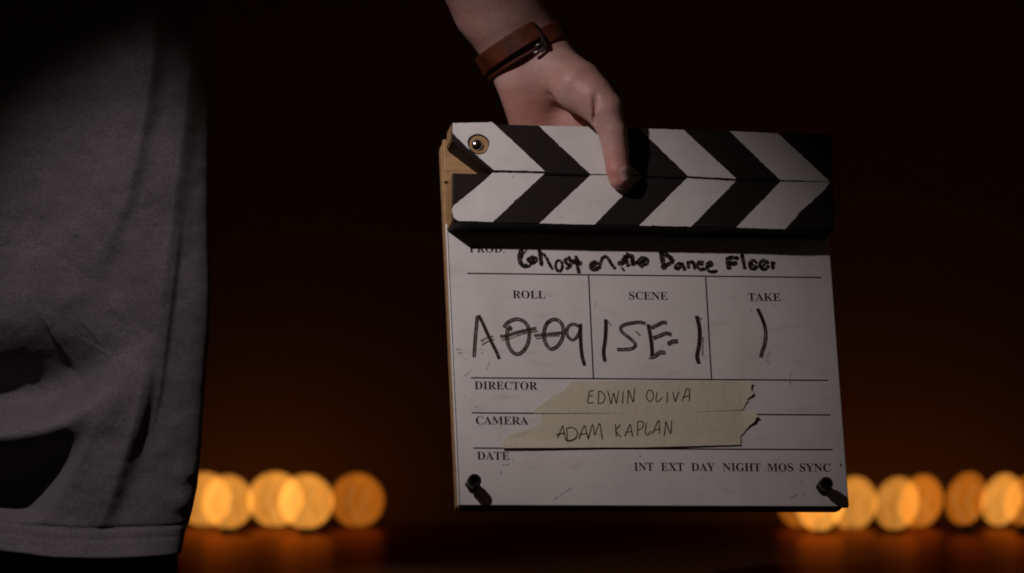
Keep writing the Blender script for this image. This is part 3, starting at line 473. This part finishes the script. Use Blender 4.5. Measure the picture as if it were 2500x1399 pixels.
def surface_nets(fn, lo, hi, step):
    ax = [np.arange(lo[i], hi[i]+step, step, dtype=np.float32) for i in range(3)]
    G = fn(ax[0][:, None, None], ax[1][None, :, None], ax[2][None, None, :]).astype(np.float32)
    n = np.array(G.shape)-1; neg = G < 0
    acc = np.zeros((*n, 3), np.float32); cnt = np.zeros(tuple(n), np.float32)
    corners = [(i, j, k) for i in (0, 1) for j in (0, 1) for k in (0, 1)]
    def sl(c): return tuple(slice(c[a], c[a]+n[a]) for a in range(3))
    for c in corners:
        for a in range(3):
            if c[a]: continue
            c2 = list(c); c2[a] = 1
            g0, g1 = G[sl(c)], G[sl(c2)]; m = neg[sl(c)] != neg[sl(c2)]
            t = np.where(m, g0/np.where(m, g0-g1, 1), 0)
            for b in range(3): acc[..., b] += m*(c[b]+(t if b == a else 0))
            cnt += m
    act = cnt > 0; idx = -np.ones(tuple(n), np.int64); idx[act] = np.arange(act.sum())
    cell = np.argwhere(act); V = (cell+acc[act]/cnt[act][:, None])*step+np.array([a[0] for a in ax])
    F = []
    for a in range(3):
        b, c = (a+1) % 3, (a+2) % 3
        s0 = [slice(0, G.shape[i]-(1 if i == a else 0)) for i in range(3)]; s1 = list(s0); s1[a] = slice(1, None)
        e = np.argwhere(neg[tuple(s0)] != neg[tuple(s1)])
        e = e[(e[:, b] > 0) & (e[:, c] > 0) & (e[:, b] < n[b]) & (e[:, c] < n[c])]
        def g(db, dc):
            q = e.copy(); q[:, b] -= db; q[:, c] -= dc; return idx[q[:, 0], q[:, 1], q[:, 2]]
        q = np.stack([g(1, 1), g(0, 1), g(0, 0), g(1, 0)], 1)
        flip = ~neg[e[:, 0], e[:, 1], e[:, 2]]; q[flip] = q[flip][:, ::-1]
        F.append(q)
    return V, np.concatenate(F)
person = empty('person', (-.42, 3.25, 0))
tag(person, 'person in heather grey t-shirt, mostly out of frame, arm lowered to hold the clapperboard', 'person')
def world_child(name, me, mats, smooth=True):
    me.transform(Matrix.Translation(-person.location)); return obj(name, me, mats, person, smooth)
V1, F1 = surface_nets(sdf_hand, (-.075, 3.085, .035), (.115, 3.275, .245), .0013)
def arm_fn(X, Y, Z): return np.maximum(sdf_prims(X, Y, Z, ARM), .232-Z)
V2, F2 = surface_nets(arm_fn, (-.40, 3.06, .225), (.03, 3.46, .66), .006)
V = np.concatenate([V1, V2]); F = np.concatenate([F1, F2+len(V1)]); V[:, 2] += CAMZ
me = pydata('body', V, F)
body = world_child('body', me, MAT['skin'])
sm_ = body.modifiers.new('relax', 'SMOOTH'); sm_.factor = .5; sm_.iterations = 4
# thumb nail: a patch wrapped on the thumb's outer side
def project(base, dirs, hi):
    """distance from points inside the arm to its surface along dirs (arrays n x 3)"""
    base = np.array(base, float); dirs = np.array(dirs, float); lo_ = np.zeros(len(base)); hi_ = np.full(len(base), hi)
    for _ in range(20):
        m = (lo_+hi_)/2; p = base+dirs*m[:, None]; ins = sdf_hand(p[:, 0], p[:, 1], p[:, 2]) < 0
        lo_ = np.where(ins, m, lo_); hi_ = np.where(ins, hi_, m)
    return lo_
tipc, ipc = Vector(NAIL[0]), Vector(NAIL[1]); ax_ = (tipc-ipc).normalized()
nd = Vector((.52, -.85, -.02)); nd = (nd-ax_*nd.dot(ax_)).normalized(); sd = ax_.cross(nd)
bm = bmesh.new(); bs = []; dr = []; vv = []
for i in range(13):
    u = i/12*2-1
    for j in range(13):
        v = j/12*2-1; wv = .0056*math.sqrt(max(.02, 1-abs(u)**3.2))
        bs.append(tipc+ax_*(u*.0062)); dr.append((nd*math.cos(v*wv/.0070)+sd*math.sin(v*wv/.0070)).normalized()); vv.append(v)
rr = project(bs, dr, .02)
vs = [bm.verts.new(p+d_*(r+.00025+.0002*(1-v*v))+Vector((0, 0, CAMZ))) for p, d_, r, v in zip(bs, dr, rr, vv)]
rows = [vs[i*13:i*13+13] for i in range(13)]
for a, b in zip(rows, rows[1:]):
    for j in range(12): bm.faces.new((a[j], a[j+1], b[j+1], b[j]))
me = bpy.data.meshes.new('thumb_nail'); bmesh.ops.recalc_face_normals(bm, faces=bm.faces); bm.to_mesh(me); bm.free()
nail = world_child('thumb_nail', me, MAT['nail'])

# leather strap on the wrist
strap = empty('wrist_strap', Vector(WRIST[0])+Vector((0, 0, CAMZ)))
tag(strap, 'brown leather watch strap with steel buckle on the wrist above the clapperboard', 'strap')
def band(name, cen, axis, ang0, ang1, wid, thick, offs, mat, n=90, closed=False, parent=None, wob=0.):
    c = Vector(cen); a = Vector(axis).normalized(); e1 = Vector((1, 0, 0)); e1 = (e1-a*e1.dot(a)).normalized(); e2 = a.cross(e1)
    bm = bmesh.new(); rings = []; cnt = n if closed else n+1
    bs = []; dr = []
    for s in (-.45, 0, .45):
        for i in range(cnt):
            th = ang0+(ang1-ang0)*i/n; bs.append(c+a*(s*wid)); dr.append(e1*math.cos(th)+e2*math.sin(th))
    R_ = project(bs, dr, .07).reshape(3, cnt).max(0)
    for i in range(cnt):
        th = ang0+(ang1-ang0)*i/n; d_ = e1*math.cos(th)+e2*math.sin(th); r0 = R_[i]+offs
        wv = wob*math.sin(th*3+1)
        prof = [(-.5, 0), (-.5, thick*.7), (-.44, thick), (.44, thick), (.5, thick*.7), (.5, 0)]
        rings.append([bm.verts.new(c+a*(s*wid+wv)+d_*(r0+h)-Vector(WRIST[0])) for s, h in prof])
    k = 6
    for i in range(cnt if closed else cnt-1):
        A, B_ = rings[i], rings[(i+1) % cnt]
        for j in range(k): bm.faces.new((A[j], A[(j+1) % k], B_[(j+1) % k], B_[j]))
    if not closed: bm.faces.new(rings[0]); bm.faces.new(rings[-1][::-1])
    return obj(name, bm, mat, parent or strap, False), (c, a, e1, e2, R_)
WA = Vector(WRIST[0])-Vector(WRIST[1])
st_, fr = band('strap_band', WRIST[0], WA, 0, 2*math.pi, .0138, .0022, .0006, MAT['leather'], 96, True)
tl_, fr2 = band('strap_tail', Vector(WRIST[0])-WA.normalized()*.0068, WA+Vector((.0008, 0, .0012)), TAIL[0], TAIL[1], .0145, .0020, .0030, MAT['leather'], 60)
def on_wrist(th, s, h):
    c, a, e1, e2, R_ = fr; i = int((th % (2*math.pi))/(2*math.pi)*96) % 96
    return c+a*s+(e1*math.cos(th)+e2*math.sin(th))*(R_[i]+h)-Vector(WRIST[0])
BK = TAIL[2]
bm = bmesh.new(); tube(bm, [on_wrist(BK, s*.001, .0052-.00004*abs(s)**1.5) for s in range(-13, 10, 2)], .0019, 10); obj('strap_keeper', bm, MAT['leather_dark'], strap, True)
bm = bmesh.new(); tube(bm, [on_wrist(BK+d_, s, .0042) for d_, s in ((-.02, .0075), (.10, .0082), (.24, .0085), (.36, .0080))], .0013, 10); obj('buckle', bm, MAT['dull_steel'], strap, True)
bm = bmesh.new(); tube(bm, [on_wrist(BK+d_, .004, .0050) for d_ in (.02, .12, .24)], .0009, 8); obj('buckle_pin', bm, MAT['dull_steel'], strap, True)

# t-shirt
def interp(tab, q, ki, vi):
    t = sorted(tab, key=lambda p: p[ki]); return np.interp(q, [p[ki] for p in t], [p[vi] for p in t])
def polydist(X, Z, pts, amp):
    best = np.full(X.shape, 1e9); sgn = np.zeros(X.shape); am = np.zeros(X.shape)
    for (p, q, a0, a1) in zip(pts, pts[1:], amp, amp[1:]):
        dx, dz = q[0]-p[0], q[1]-p[1]; L = math.hypot(dx, dz)
        t = np.clip(((X-p[0])*dx+(Z-p[1])*dz)/(L*L), 0, 1); ex = X-p[0]-t*dx; ez = Z-p[1]-t*dz; d = np.hypot(ex, ez)
        m = d < best; best = np.where(m, d, best); sgn = np.where(m, np.sign((dx*ez-dz*ex)), sgn); am = np.where(m, a0+(a1-a0)*t, am)
    return best, sgn, am
def vnoise(X, Z, s, seed):
    return np.array([mnoise.fractal(Vector((x/s, z/s, seed)), 1., 2., 3) for x, z in zip(X.ravel(), Z.ravel())]).reshape(X.shape)
zb = np.concatenate([np.linspace(0, .0225, 14), np.linspace(.0232, .42, 330), np.linspace(.424, .79, 50)])
ph = np.radians(np.concatenate([np.linspace(-12, 120, 360, endpoint=False), np.linspace(120, 348, 90, endpoint=False)]))
PHI, ZB = np.meshgrid(ph, zb)
XC = -.44
Zr = -.2085+ZB                                     # height relative to the camera
EDGE = interp(SHIRT_EDGE, Zr*1000, 1, 0)/1000
A_ = EDGE-XC; up_ = np.clip((Zr-.42)/.16, 0, 1); A_ = A_*(1-.55*up_**2); Bd = .125*(1-.35*up_**2)
X = XC+A_*np.sign(np.cos(PHI))*np.abs(np.cos(PHI))**.55; Yd = 3.215-np.where(np.sin(PHI) > 0, .060, .17)*(Bd/.125)*np.sign(np.sin(PHI))*np.abs(np.sin(PHI))**.6
X = np.where(np.sin(PHI) > 0, X*Yd/3.155, X*3.215/3.155); X = X-np.where(X > XC, 1, -1)*np.maximum(Yd-3.215, 0)*.12
front = np.clip(np.sin(PHI)/.06, 0, 1); front = front*front*(3-2*front)
Dp = np.zeros(X.shape)
for pts, amp, w1, w2 in FOLDS:
    d, s, a = polydist(X*1000, Zr*1000, pts, amp)
    wd = np.where(s < 0, w1, w2)                    # s<0: right-hand side of the travel direction
    Dp += a*np.exp(-(d/wd)**2*.9)
# the deep pocket that hangs under the big drape, left of the pleat
d1, s1, _ = polydist(X*1000, Zr*1000, FOLDS[3][0], [1]*len(FOLDS[3][0]))
d2, s2, _ = polydist(X*1000, Zr*1000, POCKET, [1]*len(POCKET))
def ss(x, a, b_):
    t = np.clip((x-a)/(b_-a), 0, 1); return t*t*(3-2*t)
hz = interp(SHIRT_HEM, X*1000, 0, 1)/1000+.0225
pocket = ss(d1*s1, 0, 44)*ss(-d2*s2, -2, 25)*ss((ZB-.0225)*1000, .5, 11)*ss(-Zr*1000, 33, 50)
Dp -= 52*pocket
Dp += 1.6*vnoise(X*1000, Zr*1000, 60, 3.1)+.8*vnoise(X*1000, Zr*1000, 15, 7.7)
hem = ZB < .0225
Dp = np.where(hem, 2.2+.25*Dp+.6*np.sin(X*190)+7*(1-ZB/.0225), Dp)
seam = np.exp(-((ZB-.0225)/.0013)**2)*1.3+np.exp(-((ZB-.0140)/.0014)**2)*.7
Yd = Yd-(Dp*front-seam*front)/1000
hemz = interp(SHIRT_HEM, X*1000, 0, 1)/1000-(-.2085)
Zf = Zr+np.where(front > 0, hemz*np.clip(1-ZB/.2, 0, 1), 0)
V = np.stack([X, Yd, Zf+CAMZ], -1).reshape(-1, 3); nr, nc = X.shape
i, j = np.meshgrid(np.arange(nr-1), np.arange(nc), indexing='ij'); j2 = (j+1) % nc
F = np.stack([i*nc+j, i*nc+j2, (i+1)*nc+j2, (i+1)*nc+j], -1).reshape(-1, 4)
shirt = world_child('shirt', pydata('shirt', V, F[:, ::-1]), MAT['fabric'])
so = shirt.modifiers.new('thickness', 'SOLIDIFY'); so.thickness = .0016; so.offset = -1
bm = bmesh.new(); tube(bm, [(-.235, 3.30, CAMZ+.56), (-.21, 3.31, CAMZ+.525), (-.18, 3.305, CAMZ+.49)], .066, 24)
me = bpy.data.meshes.new('sleeve'); bm.to_mesh(me); bm.free(); world_child('sleeve', me, MAT['fabric'])
# trousers below the hem
bm = bmesh.new(); prof = [(.02, 1), (.30, 1.0), (.38, 1.02), (.80, 1.03), (.92, 1.0)]
for sx in (-1, 1):
    rings = []
    for z, q in ((.03, .062), (.30, .072), (.50, .088), (.72, .100), (.90, .104), (1.0, .100)):
        rings.append([bm.verts.new((-.44+sx*(.080-.008*(z < .5))+q*.86*math.cos(a), 3.335+q*.92*math.sin(a), z)) for a in np.linspace(0, 2*math.pi, 28, endpoint=False)])
    for a, b in zip(rings, rings[1:]):
        for k in range(28): bm.faces.new((a[k], a[(k+1) % 28], b[(k+1) % 28], b[k]))
    bm.faces.new(rings[0][::-1]); bm.faces.new(rings[-1])
me = bpy.data.meshes.new('trousers'); bmesh.ops.recalc_face_normals(bm, faces=bm.faces); bm.to_mesh(me); bm.free()
world_child('trousers', me, MAT['trousers'])
